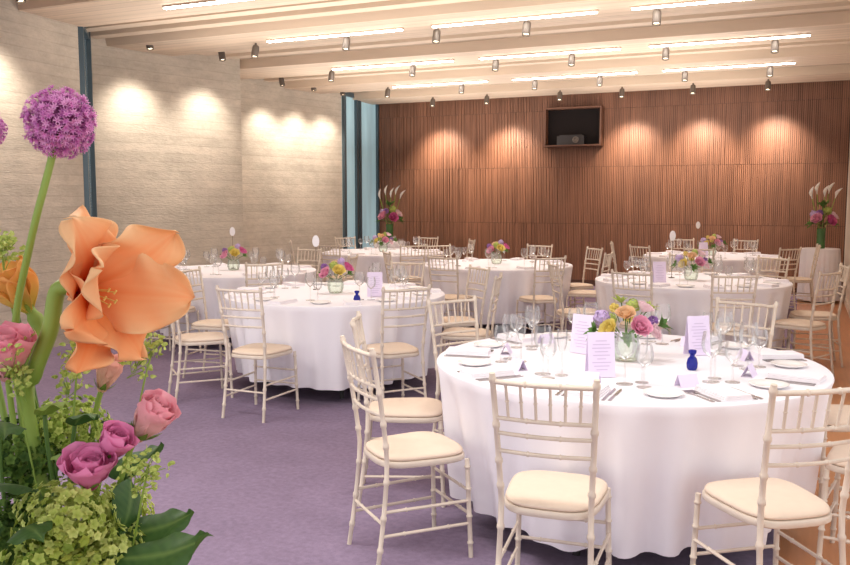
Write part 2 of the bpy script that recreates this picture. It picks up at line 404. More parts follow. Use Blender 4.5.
# ------------------------------------------------------------------ chair
def ringtube(mb, fn, rings, r, big=1.35, n=8):
    ts = {0., 1.}
    for i in range(1, 10): ts.add(i/10)
    spec = {}
    for q in rings:
        for dq, k in ((-.014, 1), (-.006, big), (.006, big), (.014, 1)):
            t = min(1, max(0, q+dq)); spec[t] = k
    ts = sorted([t for t in ts if all(abs(t-q) > .02 for q in rings)]+list(spec))
    mb.tube([fn(t) for t in ts], [r*spec.get(t, 1) for t in ts], n)
def rx(z): return .156+.02*(z-.45)/.48 if z > .45 else .156+.012*(1-z/.45)
def ry(z): return -.185-.07*((z-.45)/.48)**1.3 if z > .45 else -.185-.05*(1-z/.45)**1.4
CH = .935
def make_chair():
    t = thing('chiavari_chair', 'ivory spindle-back chair', 'chair')
    for s in (-1, 1):
        mb = MB(); ringtube(mb, lambda q: (s*rx(q*CH), ry(q*CH), q*CH), (.1, .24, .4, .56, .66, .8, .975), .0105); mb.obj('back_post', M_chair, t)
        mb = MB(); ringtube(mb, lambda q: (s*(.182-.012*q), .19-.015*q, q*.43), (.15, .42, .7, .92), .0105); mb.obj('leg', M_chair, t)
    def sup(sc_, z, e=3.6, n=40):
        out = []
        for j in range(n):
            a = 2*PI*j/n; x = abs(math.cos(a))**(2/e)*(1 if math.cos(a) > 0 else -1); y = abs(math.sin(a))**(2/e)*(1 if math.sin(a) > 0 else -1)
            out.append((x*(.173+.016*y)*sc_, y*.19*sc_, z))
        return out
    MB().rings([sup(1.02, .424), sup(1.04, .428), sup(1.04, .444), sup(1.02, .45)]).obj('seat_frame', M_chair, t)
    MB().rings([sup(.96, .45), sup(1.0, .454), sup(1.01, .46), sup(.99, .468), sup(.9, .475), sup(.6, .481), sup(.2, .482)]).obj('seat_pad', M_pad, t)
    def rail(z, r=.0095):
        mb = MB(); xe = rx(z)
        ringtube(mb, lambda q: ((2*q-1)*xe, ry(z)-.02*(1-(2*q-1)**2), z), (.33, .67) , r); mb.obj('back_rail', M_chair, t)
    for z in (.905, .775, .72, .655): rail(z, .0095 if z > .9 else .0075)
    for k in range(6):
        x = -.122+.0488*k
        def fn(q):
            z = .775+.13*q; xe = rx(z); return (x*(1+.05*q), ry(z)-.02*(1-(x/xe)**2), z)
        mb = MB(); ringtube(mb, fn, (.5,), .0054, 1.5, 6); mb.obj('spindle', M_chair, t)
    def st(p, q):
        mb = MB(); p = Vector(p); q = Vector(q); ringtube(mb, lambda a: p.lerp(q, a), (.25, .75), .0068, 1.4, 6); mb.obj('stretcher', M_chair, t)
    for z in (.19, .29): st((-.177, .185, z), (.177, .185, z))
    for s in (-1, 1):
        for z in (.15, .25): st((s*.178, .185, z), (s*rx(z), ry(z), z))
    st((-rx(.2), ry(.2), .2), (rx(.2), ry(.2), .2))
    return t
CHAIR = Proto(make_chair())
DIR = {0: 'front', 1: 'front-right', 2: 'right-front', 3: 'right', 4: 'right-rear', 5: 'rear-right', 6: 'rear', -6: 'rear', -1: 'front-left', -2: 'left-front', -3: 'left', -4: 'left-rear', -5: 'rear-left'}
def dname(a): return DIR[int(round(a/30.0))]

# ------------------------------------------------------------------ tables and cloths
def cloth_mesh(R, H, hem, Rh, amp, seed, nth=240):
    rnd = random.Random(seed); w = [(k, rnd.uniform(.4, 1), rnd.uniform(0, 6.28)) for k in (7, 11, 13, 17, 22, 27)]
    tot = sum(x[1] for x in w)
    def fold(a):
        v = sum(x[1]*math.sin(x[0]*a+x[2]) for x in w)/tot*2
        return math.copysign(abs(v)**.8, v)
    rings = []
    for r in (.02, .3*R, .6*R, .85*R, .96*R, .985*R): rings.append([(r*math.cos(2*PI*j/nth), r*math.sin(2*PI*j/nth), H) for j in range(nth)])
    for (r, z) in ((.997*R, H-.004), (R, H-.012)): rings.append([(r*math.cos(2*PI*j/nth), r*math.sin(2*PI*j/nth), z) for j in range(nth)])
    K = 16
    for i in range(1, K+1):
        t = i/K; z = (H-.012)+(hem-H+.012)*t; row = []
        for j in range(nth):
            a = 2*PI*j/nth; r = R+(Rh-R)*t**.9+amp*fold(a)*t**.7
            zz = z+ (.012*math.sin(3*a+seed) * t)
            row.append((r*math.cos(a), r*math.sin(a), zz))
        rings.append(row)
    mb = MB(); mb.rings(rings, cap=False); mb.f.append(tuple(range(nth)))
    return mb
TH = .755
def make_table():
    t = thing('round_table', 'table', 'table')
    MB().lathe([(0, .715), (.87, .715), (.88, .722), (.88, .742), (.87, .749), (0, .749)], 64).obj('tabletop', M_table, t)
    for k in range(4):
        a = PI/4+k*PI/2
        MB().tube([(.5*math.cos(a), .5*math.sin(a), .714), (.58*math.cos(a), .58*math.sin(a), 0)], .018, 8).obj('leg', M_black, t)
    return t
TABLE = Proto(make_table())
clo = cloth_mesh(.905, TH, .13, .79, .05, 3).obj('tablecloth', M_cloth); tag(clo, 'c', 'tablecloth')
CLOTH = Proto(clo)

# ------------------------------------------------------------------ tableware prototypes
def wineglass(h, r):
    prof = [(0, 0), (r*.85, 0), (r*.85, .003), (.005, .006), (.0036, .02), (.0036, h*.48), (.012, h*.51), (r*.8, h*.6), (r, h*.73), (r*.94, h*.88), (r*.82, h)]
    return MB().lathe(prof, 20)
g1 = wineglass(.215, .042).obj('wine_glass', M_glass); tag(g1, 'g', 'glass'); G1 = Proto(g1)
g2 = wineglass(.175, .036).obj('wine_glass', M_glass); tag(g2, 'g', 'glass'); G2 = Proto(g2)
g3 = MB().lathe([(0, 0), (.028, 0), (.028, .003), (.004, .006), (.0034, .02), (.0034, .1), (.012, .11), (.02, .135), (.0235, .17), (.022, .205)], 18).obj('champagne_flute', M_glass); tag(g3, 'g', 'glass'); G3 = Proto(g3)
pl = MB().lathe([(0, .004), (.045, .002), (.05, .0), (.055, .002), (.078, .012), (.08, .015), (.076, .016), (.052, .007), (0, .007)], 32).obj('side_plate', M_china); tag(pl, 'p', 'plate'); PLATE = Proto(pl)
nb = MB()
for k in range(3):
    w = .062-.004*k; z = .008*k
    nb.rings([[(x*w, y*.105, z+zz) for (x, y) in ((-1, -1), (1, -1), (1.04, 0), (1, 1), (-1, 1), (-1.04, 0))] for zz in (0, .007)])
nk = nb.obj('napkin', M_napkin); tag(nk, 'n', 'napkin'); NAP = Proto(nk)
def flatpoly(mb, pts, z, th):
    n = len(pts); mb.rings([[(x, y, z) for x, y in pts], [(x, y, z+th) for x, y in pts]])
kn = MB(); flatpoly(kn, [(-.006, -.11), (.006, -.11), (.005, -.01), (.009, 0), (.009, .09), (.0, .115), (-.005, .0), (-.005, -.01)], 0, .004)
kn = kn.obj('table_knife', M_steel, smooth=False); tag(kn, 'k', 'cutlery'); KNIFE = Proto(kn)
fk = MB(); flatpoly(fk, [(-.007, -.1), (.007, -.1), (.003, .02), (.012, .05), (-.012, .05), (-.003, .02)], 0, .004)
for k in range(4): x = -.0105+.007*k; fk.box(x-.0018, x+.0018, .05, .1, 0, .004)
fk = fk.obj('table_fork', M_steel, smooth=False); tag(fk, 'f', 'cutlery'); FORK = Proto(fk)
pc = MB(); pc.add([(-.045, -.025, 0), (.045, -.025, 0), (.045, 0, .05), (-.045, 0, .05), (.045, .025, 0), (-.045, .025, 0)], [(0, 1, 2, 3), (3, 2, 4, 5)])
pc = pc.obj('place_card', M_card, smooth=False); tag(pc, 'c', 'card'); PCARD = Proto(pc)
mc = thing('menu_card', 'm', 'menu card')
cb = MB(); cb.box(-.06, .06, -.001, .001, 0, .195, Matrix.Rotation(rad(-8), 4, 'X')); cb.box(-.06, .06, -.001, .001, 0, .193, Matrix.Translation((0, .055, 0)) @ Matrix.Rotation(rad(8), 4, 'X'))
cb.obj('folded_card', M_card, mc, smooth=False)
cb = MB()
for k, w in enumerate((.025, .038, .042, .03, .038, .02, .042, .034, .025)):
    cb.box(-w, w, -.0022, -.0012, .155-.0155*k, .159-.0155*k, Matrix.Rotation(rad(-8), 4, 'X'))
cb.obj('printed_lines', M_print, mc, smooth=False)
MENU = Proto(mc)
bj = thing('blue_glass_bottle', 'b', 'bottle')
MB().lathe([(0, 0), (.021, 0), (.028, .012), (.03, .035), (.024, .058), (.013, .07), (.012, .078)], 8).obj('body', M_blue, bj, smooth=False)
MB().lathe([(.012, .078), (.02, .088), (.022, .1), (.015, .104), (0, .1)], 8).obj('flared_neck', M_blue, bj, smooth=False)
BLUE = Proto(bj)
ns_ = thing('table_number_stand', 's', 'table number')
MB().lathe([(0, 0), (.03, 0), (.03, .005), (.005, .01), (.0022, .02), (.0022, .37), (0, .371)], 14).obj('rod', M_grey, ns_)
MB().rings([[(.03*math.cos(2*PI*j/24), y, .415+.05*math.sin(2*PI*j/24)) for j in range(24)] for y in (-.002, .002)]).obj('card', M_numcard, ns_)
NUM = Proto(ns_)

# ------------------------------------------------------------------ small flowers
def fib(n, jitter=0):
    for i in range(n):
        z = 1-2*(i+.5)/n; a = i*2.399963; r = math.sqrt(1-z*z)
        yield Vector((r*math.cos(a)+random.uniform(-jitter, jitter), r*math.sin(a)+random.uniform(-jitter, jitter), z+random.uniform(-jitter, jitter))).normalized()
def frame(d): return d.to_track_quat('Z', 'Y').to_matrix().to_4x4()
def rose_mb(ns=7, nt=5, colf=None, layers=5, seed=1, close=0, loose=6, ruf=.035):
    rnd = random.Random(seed); mb = MB()
    for j in range(layers):
        npet = 3+j
        for k in range(npet):
            M = Matrix.Rotation(2*PI*(k+.37*j)/npet+rnd.uniform(-.16, .16), 4, 'Z')
            mb.petal(M, (1.28+.16*j)*rnd.uniform(.94, 1.06), .34+.115*j, rad(35+9*j-close*4), rad(-38+(20-close)*j+rnd.uniform(-loose, loose)), p=.75, cup=.55, ruf=ruf, ph=rnd.uniform(0, 6),
                     prof=lambda q: min(1, .35+1.3*q)*max(0.05, 1-max(0, q-.8)*3.2)**.5, ns=ns, nt=nt, colf=(lambda q, t, j=j: colf(q, t, j)) if colf else None)
    return mb
def pompom_mb(N=70, r=1.0, pl=.5, w=.16):
    mb = MB()
    for d in fib(N, .05):
        M = Matrix.Translation(d*r*.45) @ frame(d)
        for k in range(2):
            mb.petal(M @ Matrix.Rotation(random.uniform(0, 6.28), 4, 'Z'), pl, w, rad(5), rad(55), cup=.3, ns=3, nt=2)
    return mb
def floret_mb(N=60, size=.3):
    mb = MB()
    for d in fib(N, .08):
        M = Matrix.Translation(d*random.uniform(.75, 1.0)) @ frame(d)
        o = random.uniform(0, 1.5)
        for k in range(4):
            mb.petal(M @ Matrix.Rotation(o+k*PI/2, 4, 'Z'), size, size*.5, rad(50), rad(95), cup=.1, ns=2, nt=2)
    return mb
def leafcluster_mb(N=9):
    mb = MB()
    for k in range(N):
        a = k*2.4; M = Matrix.Rotation(a, 4, 'Z')
        mb.petal(M, random.uniform(1.2, 1.9), .3, rad(10+30*random.random()), rad(60+30*random.random()), cup=-.25, ns=5, nt=2, prof=lambda q: math.sin(PI*min(1, q+.04))**.9)
    return mb
def proto_bloom(name, mb, cat):
    o = mb.obj(name, FC['pink']); tag(o, 'x', cat)
    MB().tube([(0, 0, 0.1), (0, .05, -1.2), (0, 0, -2.6)], .09, 5).obj('stem', M_dstem, o)
    return Proto(o)
BL = {'rose': proto_bloom('rose', rose_mb(5, 3), 'flower'), 'chrysanthemum': proto_bloom('chrysanthemum', pompom_mb(), 'flower'),
      'hydrangea': proto_bloom('hydrangea', floret_mb(), 'flower'), 'leaf sprig': proto_bloom('leaf_sprig', leafcluster_mb(), 'leaves')}
def calla_mb():
    mb = MB(); n = 20; k = 9; rings = []
    for i in range(k):
        t = i/(k-1); r = .004+.026*t**1.6; row = []
        for j in range(n):
            a = 2*PI*j/n; flare = 1+.5*t*t*(math.cos(a)); zz = .1*t+.045*t**2*math.cos(a)
            row.append((r*math.cos(a)*flare, r*math.sin(a), zz))
        rings.append(row)
    mb.rings(rings, cap=False); return mb
cl = calla_mb().obj('calla_lily', FC['white']); tag(cl, 'x', 'flower')
MB().tube([(0, 0, .005), (0, 0, -.12), (0, 0, -.4)], .005, 6).obj('stem', M_stem, cl)
MB().tube([(0, 0, .02), (.003, 0, .085)], [.004, .003], 6).obj('spadix', FC['yellow'], cl)
CALLA = Proto(cl)
def bloom(kind, colr, base, off, r, word, where, group):
    P = BL[kind]; p = Vector(off)
    o = P.get(Vector(base)+p, 0, '%s %s %s in the %s' % (colr, kind, word, where), group)
    o.scale = (r, r, r)
    d = Vector((p.x, p.y, max(.05, p.z+.06))).normalized() if p.length > .001 else Vector((0, 0, 1))
    o.rotation_mode = 'XYZ'
    o.rotation_euler = d.to_track_quat('Z', 'Y').to_euler()
    setmat(o, FC[colr]); return o
SPECA = [('rose', 'yellow', (-.08, -.06, -.005), .033, 'low at left'), ('rose', 'pink', (.03, -.1, .01), .036, 'low at centre'), ('chrysanthemum', 'purple', (.12, -.03, .04), .032, 'at right'),
         ('rose', 'peach', (-.02, -.07, .06), .032, 'in the middle'), ('hydrangea', 'lilac', (-.12, -.01, .055), .04, 'at upper left'), ('rose', 'pale pink', (.1, -.07, -.014), .028, 'low at right'),
         ('hydrangea', 'lime green', (.03, 0, .11), .034, 'at the top'), ('rose', 'pale pink', (.068, -.03, .083), .03, 'at upper right'), ('chrysanthemum', 'yellow', (-.06, -.01, .1), .029, 'at top left'),
         ('leaf sprig', 'deep green', (-.145, -.03, -.005), .042, 'at far left'), ('leaf sprig', 'deep green', (.155, -.01, .015), .044, 'at far right'), ('leaf sprig', 'deep green', (-.02, -.115, -.03), .035, 'low at front'),
         ('chrysanthemum', 'yellow', (.03, .09, .045), .034, 'at the back'), ('hydrangea', 'lime green', (-.06, .09, .03), .036, 'at back left'),
         ('leaf sprig', 'lime green', (.11, .02, .09), .036, 'high at right'), ('leaf sprig', 'lime green', (-.02, .02, .12), .034, 'at the very top')]
SPECB = [('rose', 'pink', (-.06, -.06, .0), .036, 'low at left'), ('rose', 'yellow', (.03, -.085, .02), .036, 'low at centre'), ('rose', 'magenta', (.09, -.03, .04), .034, 'at right'),
         ('hydrangea', 'lime green', (-.01, -.05, .075), .038, 'in the middle'), ('chrysanthemum', 'purple', (-.09, -.01, .06), .038, 'at upper left'), ('hydrangea', 'lilac', (.05, 0, .105), .034, 'at the top'),
         ('leaf sprig', 'deep green', (-.1, -.02, .0), .038, 'at far left'), ('leaf sprig', 'deep green', (.1, .02, .0), .038, 'at far right'), ('rose', 'peach', (.0, .07, .05), .034, 'at the back')]
vb = MB().lathe([(0, 0), (.045, 0), (.055, .004), (.066, .04), (.068, .07), (.058, .105), (.055, .12)], 28).obj('glass_vase', M_vase); tag(vb, 'v', 'vase')
VASE = Proto(vb)
def centrepiece(x, y, tname, spec, rot=0):
    VASE.get((x, y, TH+.001), 0, 'round clear glass flower vase at the centre of the %s' % tname)
    base = Vector((x, y, TH+.155))
    for kind, colr, off, r, word in spec:
        o = Matrix.Rotation(rot, 3, 'Z') @ Vector(off)
        bloom(kind, colr, base, o, r, word, '%s bouquet' % tname, 'bouquet on the %s' % tname)

# ------------------------------------------------------------------ lay the tables
CR = 1.1
def lay(x, y, tname, seats, places, level, spec, rot=0, clab=None):
    TABLE.get((x, y, 0), random.uniform(0, 1), 'round banquet table under the white cloth, %s' % tname, 'round banquet tables')
    CLOTH.get((x, y, 0), rot+random.uniform(0, 6), 'white floor-length cloth draped over the %s' % tname, 'white tablecloths')
    for s in seats:
        a, dr, tw = (s+(0, 0))[:3] if isinstance(s, tuple) else (s, 0, 0)
        A = rad(a); r = CR+dr
        lab = (clab or {}).get(a) or 'ivory spindle-back chair on the %s side of the %s' % (dname(a), tname)
        CHAIR.get((x+r*math.sin(A), y-r*math.cos(A), 0), A+rad(tw), lab, 'chairs around the %s' % tname)
    for a in places:
        A = rad(a)
        def P(r, tx, z=TH): return (x+r*math.sin(A)+tx*math.cos(A), y-r*math.cos(A)+tx*math.sin(A), z+.0005)
        pn = '%s place of the %s' % (dname(a), tname)
        G1.get(P(.54, .1), 0, 'taller wine glass at the '+pn, 'wine glasses on the '+tname)
        G2.get(P(.57, .185), 0, 'shorter wine glass at the '+pn, 'wine glasses on the '+tname)
        NAP.get(P(.765, 0), A+random.uniform(-.06, .06), 'folded white napkin at the '+pn, 'napkins on the '+tname)
        if level >= 1:
            PLATE.get(P(.7, -.225), 0, 'white side plate at the '+pn, 'side plates on the '+tname)
        if level >= 2:
            G3.get(P(.48, .16), 0, 'slim champagne flute at the '+pn, 'champagne flutes on the '+tname)
            FORK.get(P(.755, -.105), A, 'outer steel table fork at the '+pn, 'cutlery on the '+tname)
            FORK.get(P(.755, -.078), A, 'inner steel table fork at the '+pn, 'cutlery on the '+tname)
            KNIFE.get(P(.755, .08), A, 'inner steel table knife at the '+pn, 'cutlery on the '+tname)
            KNIFE.get(P(.755, .105), A, 'outer steel table knife at the '+pn, 'cutlery on the '+tname)
            PCARD.get(P(.58, -.04), A, 'small folded place card at the '+pn, 'place cards on the '+tname)
    centrepiece(x, y, tname, spec, rot*.0)
T1 = (.96, 4.02); T2 = (-.74, 7.0); T3 = (2.56, 8.15); T4 = (-2.1, 9.3); T5 = (-.62, 12.6); T6 = (.86, 10.2); T7 = (3.98, 11.8)
lay(*T1, 'nearest table', [(-26, 0, 7), (14, 0, -1), (-67, 0, 2), (-104, -.01, 14), -144, 136, 96, 56], [-24, 16, -64, -104, -144, 176, 136, 96, 56], 2, SPECA, clab={
    -26: 'ivory spindle-back chair with its back to camera, in front of the nearest table',
    14: 'ivory spindle-back chair at bottom right, back turned, drawn up to nearest table',
    -67: 'ivory chair seen side-on standing on purple carpet left of the nearest table',
    -104: 'ivory chair half hidden behind the side-on chair left of the nearest table',
    -144: 'ivory chair behind the left rear edge of the nearest table',
    136: 'ivory chair behind the right rear edge of the nearest table',
    96: 'ivory chair on the far right of the nearest table, mostly out of frame',
    56: 'ivory chair cut off by the right edge beside the bottom right chair'})
lay(*T2, 'middle left table', [-23, 27, -65, -105, 78, 115, 155], [-25, 15, -65, -105, -145, 175, 135, 95, 55], 1, SPECB)
lay(*T3, 'middle right table', [-38, -3, 38, 75, -85, 125, 165], [-38, -3, 38, 75, -80, 125, 165, -118, -155], 1, SPECA[:14])
lay(*T4, 'far left table', [25, -20, 80, 150, -65], [25, -20, 70, 115, 155, -65, -110, -155], 0, SPECB)
lay(*T5, 'table near the window', [-30, 20, -80, 100, 150, -150], [-25, 20, 65, 110, 155, -70, -115, -160], 0, SPECA[:14])
lay(*T6, 'far centre table', [20, -30, -75, 65, 110, 150, -150], [20, -25, 65, 110, 155, -70, -115, -160], 0, SPECB)
lay(*T7, 'far right table', [-25, 25, -60, -100, 70, 140, 180], [-20, 25, 70, 115, 160, -65, -110, -155], 0, SPECA[:14])

for (px, py, rz, lb) in ((602, 378, .12, 'standing pale lilac menu card in front of the nearest bouquet'), (580, 354, -.75, 'standing menu card just left of the nearest bouquet'), (700, 356, .25, 'standing menu card right of the nearest bouquet')):
    p = PZ(px, py, TH); MENU.get((p.x, p.y, TH+.003), rz, lb, 'menu cards on the nearest table')
p = PZ(692, 370, TH); BLUE.get((p.x, p.y, TH+.001), 0, 'small cobalt blue glass bottle right of the nearest bouquet', scale=.88)
p = PZ(357, 303, TH); BLUE.get((p.x, p.y, TH+.001), 0, 'small cobalt blue glass bottle on the middle left table', scale=.88)
for (px, T, dy, lb) in ((316, T2, .25, 'middle left table'), (233, T4, .2, 'far left table'), (672, T3, .2, 'middle right table'), (697, T7, .1, 'far right table')):
    Y = T[1]+dy; p = PY(px, 260, Y); NUM.get((p.x, p.y, TH+.001), 0, 'white oval table number on a thin rod, %s' % lb, 'table number stands')
for (px, T, lb) in ((375, T2, 'middle left table'), (703, T7, 'far right table'), (660, T3, 'middle right table')):
    p = PY(px, 285, T[1]-.3); MENU.get((p.x, p.y, TH+.003), .1, 'standing pale lilac menu card on the %s' % lb, 'menu cards on the other tables')

# ------------------------------------------------------------------ tall arrangements on clothed pedestals
pd = thing('pedestal_table', 'p', 'table')
MB().lathe([(0, .77), (.255, .77), (.26, .775), (.26, .79), (.255, .795), (0, .795)], 40).obj('tabletop', M_table, pd)
MB().lathe([(0, 0), (.2, 0), (.2, .02), (.035, .04), (.03, .77)], 24).obj('pedestal', M_black, pd)
PED = Proto(pd)
pcl = cloth_mesh(.27, .80, .03, .29, .02, 5, 120).obj('tablecloth', M_cloth); tag(pcl, 'x', 'tablecloth'); PCL = Proto(pcl)
tv = MB().lathe([(0, 0), (.055, 0), (.062, .004), (.06, .12), (.062, .26), (.066, .3), (.06, .3), (.055, .26), (.053, .02), (0, .015)], 24).obj('tall_vase', M_greenvase); tag(tv, 'v', 'vase'); TVASE = Proto(tv)
TALL = [('rose', 'pink', (-.09, -.08, .02), .06, 'low at left'), ('rose', 'magenta', (.05, -.11, .0), .06, 'low at centre'), ('rose', 'pale pink', (.12, -.05, .06), .055, 'at right'),
        ('chrysanthemum', 'purple', (-.06, -.06, .13), .06, 'in the middle'), ('hydrangea', 'lime green', (.06, -.05, .16), .065, 'at upper right'), ('hydrangea', 'lilac', (-.12, 0, .11), .06, 'at upper left'),
        ('leaf sprig', 'deep green', (-.13, -.02, -.02), .08, 'at far left'), ('leaf sprig', 'deep green', (.14, 0, -.02), .08, 'at far right'), ('leaf sprig', 'deep green', (0, -.02, .22), .09, 'at the top')]
def tall(x, y, where):
    PED.get((x, y, 0), 0, 'small round pedestal table under a white cloth %s' % where)
    PCL.get((x, y, 0), 0, 'white cloth over the small pedestal table %s' % where)
    TVASE.get((x, y, .801), 0, 'tall dark green flower vase %s' % where)
    for kind, colr, off, r, word in TALL:
        bloom(kind, colr, (x, y, 1.2), off, r, word, 'tall arrangement '+where, 'tall arrangement '+where)
    for k, (dx, dy, h, w) in enumerate(((-.16, -.02, 1.53, 'leftmost'), (-.07, .03, 1.6, 'second'), (.02, -.02, 1.56, 'middle'), (.1, .03, 1.61, 'fourth'), (.18, -.01, 1.54, 'rightmost'))):
        o = CALLA.get((x+dx, y+dy, h), 0, '%s of five white calla lilies in the arrangement %s' % (w, where), 'calla lilies '+where, scale=1.25)
        o.rotation_euler = (0, dx*1.6, 0)
p = PY(818, 300, 12.7); tall(p.x, p.y, 'by the right wall')
p = PY(390, 300, 14.9); tall(p.x, p.y, 'by the tall window')

# ------------------------------------------------------------------ foreground arrangement
FX, FY = -.44, 1.02
PED.get((FX, FY, 0), 0, 'small round pedestal table under the foreground flowers')
PCL.get((FX, FY, 0), 0, 'white cloth over the pedestal table under the foreground flowers')
fv = MB().lathe([(0, 0), (.09, 0), (.1, .005), (.095, .1), (.1, .22), (.115, .28), (.109, .28), (.093, .22), (.088, .02), (0, .015)], 32).obj('foreground_vase', M_greenvase, loc=(FX, FY, .801))
tag(fv, 'dark green vase holding the large foreground flowers', 'vase')
def lc(*c): return lin(c)
def mixc(a, b, t): t = max(0, min(1, t)); return tuple(x+(y-x)*t for x, y in zip(a, b))
def bez(p, q, r, n=12):
    p, q, r = Vector(p), Vector(q), Vector(r)
    return [p*(1-t)**2+q*2*t*(1-t)+r*t*t for t in [i/n for i in range(n+1)]]
def vbase(): return Vector((FX+random.uniform(-.045, .045), FY+random.uniform(-.045, .045), .9))
def spline(path, m=8):
    fine = []
    for i in range(len(path)-1):
        p0 = path[max(0, i-1)]; p1 = path[i]; p2 = path[i+1]; p3 = path[min(len(path)-1, i+2)]
        for s in range(m):
            u = s/m; fine.append(.5*((2*p1)+(p2-p0)*u+(2*p0-5*p1+4*p2-p3)*u*u+(3*p1-p0-3*p2+p3)*u**3))
    fine.append(path[-1]); return fine
def root_at(name, label, cat, loc, group=None): return thing(name, label, cat, loc, 0, group)

def allium(px, py, Y, R, mids, label):
    c = PY(px, py, Y); t = root_at('allium', label, 'flower', c, 'foreground flowers')
    mb = MB(); rnd = random.Random(int(px)+50)
    pal = [lc(212, 112, 196), lc(228, 136, 210), lc(184, 84, 174), lc(236, 166, 220)]
    for d in fib(700, .09):
        col = rnd.choice(pal); rr = R*rnd.uniform(.68, 1.07)
        mb.tube([(0, 0, 0), d*rr*.97], .0004, 3, mixc(lc(170, 100, 150), col, .5), caps=False)
        M = Matrix.Translation(d*rr) @ frame(d) @ Matrix.Rotation(rnd.uniform(0, 1), 4, 'Z')
        for k in range(6):
            mb.petal(M @ Matrix.Rotation(k*PI/3, 4, 'Z'), R*.16, R*.036, rad(25), rad(65), cup=.2, ns=3, nt=2, prof=lambda q: 1-.75*q, colf=lambda q, tt: mixc(col, lc(244, 196, 232), q*.5))
    mb.obj('bloom', M_petal, t)
    path = [Vector((0, 0, 0))]+[PY(*m)-c for m in mids]+[vbase()-c]
    MB().tube(spline(path), .0042, 10).obj('stem', M_stem, t)
allium(60, 123, .98, .0365, [(50, 165, .98), (30, 245, .98), (15, 335, 1.0), (25, 450, 1.02)], 'purple pompom allium on a tall curved green stem in the foreground')
allium(-18, 128, 1.05, .025, [(-20, 200, 1.05), (-15, 320, 1.05), (10, 450, 1.04)], 'purple allium cut off by the left edge of the photo')

def amaryllis(px, py, Y, axis, L, label, seed, petals, cols, stempts, WF=.5, stamen=True, ruf=.07, p=1.25):
    rnd = random.Random(seed); c = PY(px, py, Y); t = root_at('amaryllis', label, 'flower', c, 'foreground flowers')
    ax = Vector(axis).normalized()
    # x axis of the frame = up as seen in the room, so petal angle 0 is the top petal, 90 the one nearest the viewer
    up = Vector((0, 0, 1)); xx = (up-ax*up.dot(ax)).normalized(); yy = ax.cross(xx)
    R0 = Matrix((xx, yy, ax)).transposed().to_4x4()
    lo, mid, hi = cols
    for (ang, ph0, spread, lf, wf, tone, cup) in petals:
        mb = MB(); M = R0 @ Matrix.Rotation(rad(ang), 4, 'Z')
        def cf(q, tt):
            cc = mixc(lo, mid, q*1.9); cc = mixc(cc, hi, (q-.4)*.9+abs(tt)**2*.55+tone)
            vein = .5+.5*math.sin(tt*26)
            cc = mixc(cc, lo, .14*vein*(1-abs(tt)))
            return mixc(cc, lo, .35*max(0, 1-abs(tt)*9)*(1-q*.7))
        def pr(q):
            g = .2+.8*math.sin(PI*.5*min(1, q/.52))**1.2 if q < .52 else math.cos(PI*.5*((q-.52)/.483))**.7
            return max(.02, g)
        mb.petal(M, L*lf, L*WF*wf, rad(ph0), rad(spread), p=p, cup=cup, ruf=ruf, ph=rnd.uniform(0, 6), prof=pr, ns=40, nt=22, colf=cf, rfreq=17, wav=3.2)
        o = mb.obj('petal', M_petal, t)
        sm = o.modifiers.new('thickness', 'SOLIDIFY'); sm.thickness = .0004
    if stamen:
        for k in range(5):
            a = k*2*PI/5+.3; d = R0 @ Vector((.005*math.cos(a)-.003, .005*math.sin(a), L*.28)); e = R0 @ Vector((.009*math.cos(a)-.008, .009*math.sin(a), L*.42))
            mb = MB(); mb.tube(bez((0, 0, 0), d, e, 8), .0007, 6); mb.tube([e-Vector((.0015, 0, .002)), e+Vector((.0015, 0, .002))], .0012, 6); mb.obj('stamen', FC['yellow'], t)
    pts = [ax*.012, -ax*.02]+[PY(*m)-c for m in stempts]+[vbase()-c]
    fine = spline(pts, 6)
    MB().tube(fine, [.0065]*4+[.0095]*(len(fine)-4), 12).obj('stem', M_stem, t)
OR = (lc(250, 124, 44), lc(255, 160, 88), lc(255, 214, 164))
amaryllis(72, 290, .96, (.93, -.36, .03), .13, 'large open peach-orange amaryllis bloom facing right in the foreground', 4,
          [(-6, 24, 132, .84, .74, .2, .15), (34, 14, 96, .94, .95, .2, .1), (66, 10, 60, .98, .9, .1, .1), (112, 14, 78, .92, .95, -.14, .12), (152, 20, 104, .88, .85, -.14, .16),
           (206, 16, 92, .9, .9, -.02, .15), (258, 8, 58, 1.06, .95, .28, .1), (312, 10, 72, 1.06, 1.0, .36, .1)],
          OR, [(50, 330, .97), (34, 374, .97), (28, 420, .98)], .38, True, .11, .85)
amaryllis(30, 312, 1.03, (-.3, -.3, .9), .07, 'yellow-orange half-open amaryllis bud behind the large bloom', 9,
          [(k*60+10, 10, 36, 1.0, 1.0, .1, .22) for k in range(6)], (lc(206, 206, 90), lc(252, 206, 106), lc(253, 190, 116)), [(30, 355, 1.02), (28, 420, 1.02)], .38, False, .04)

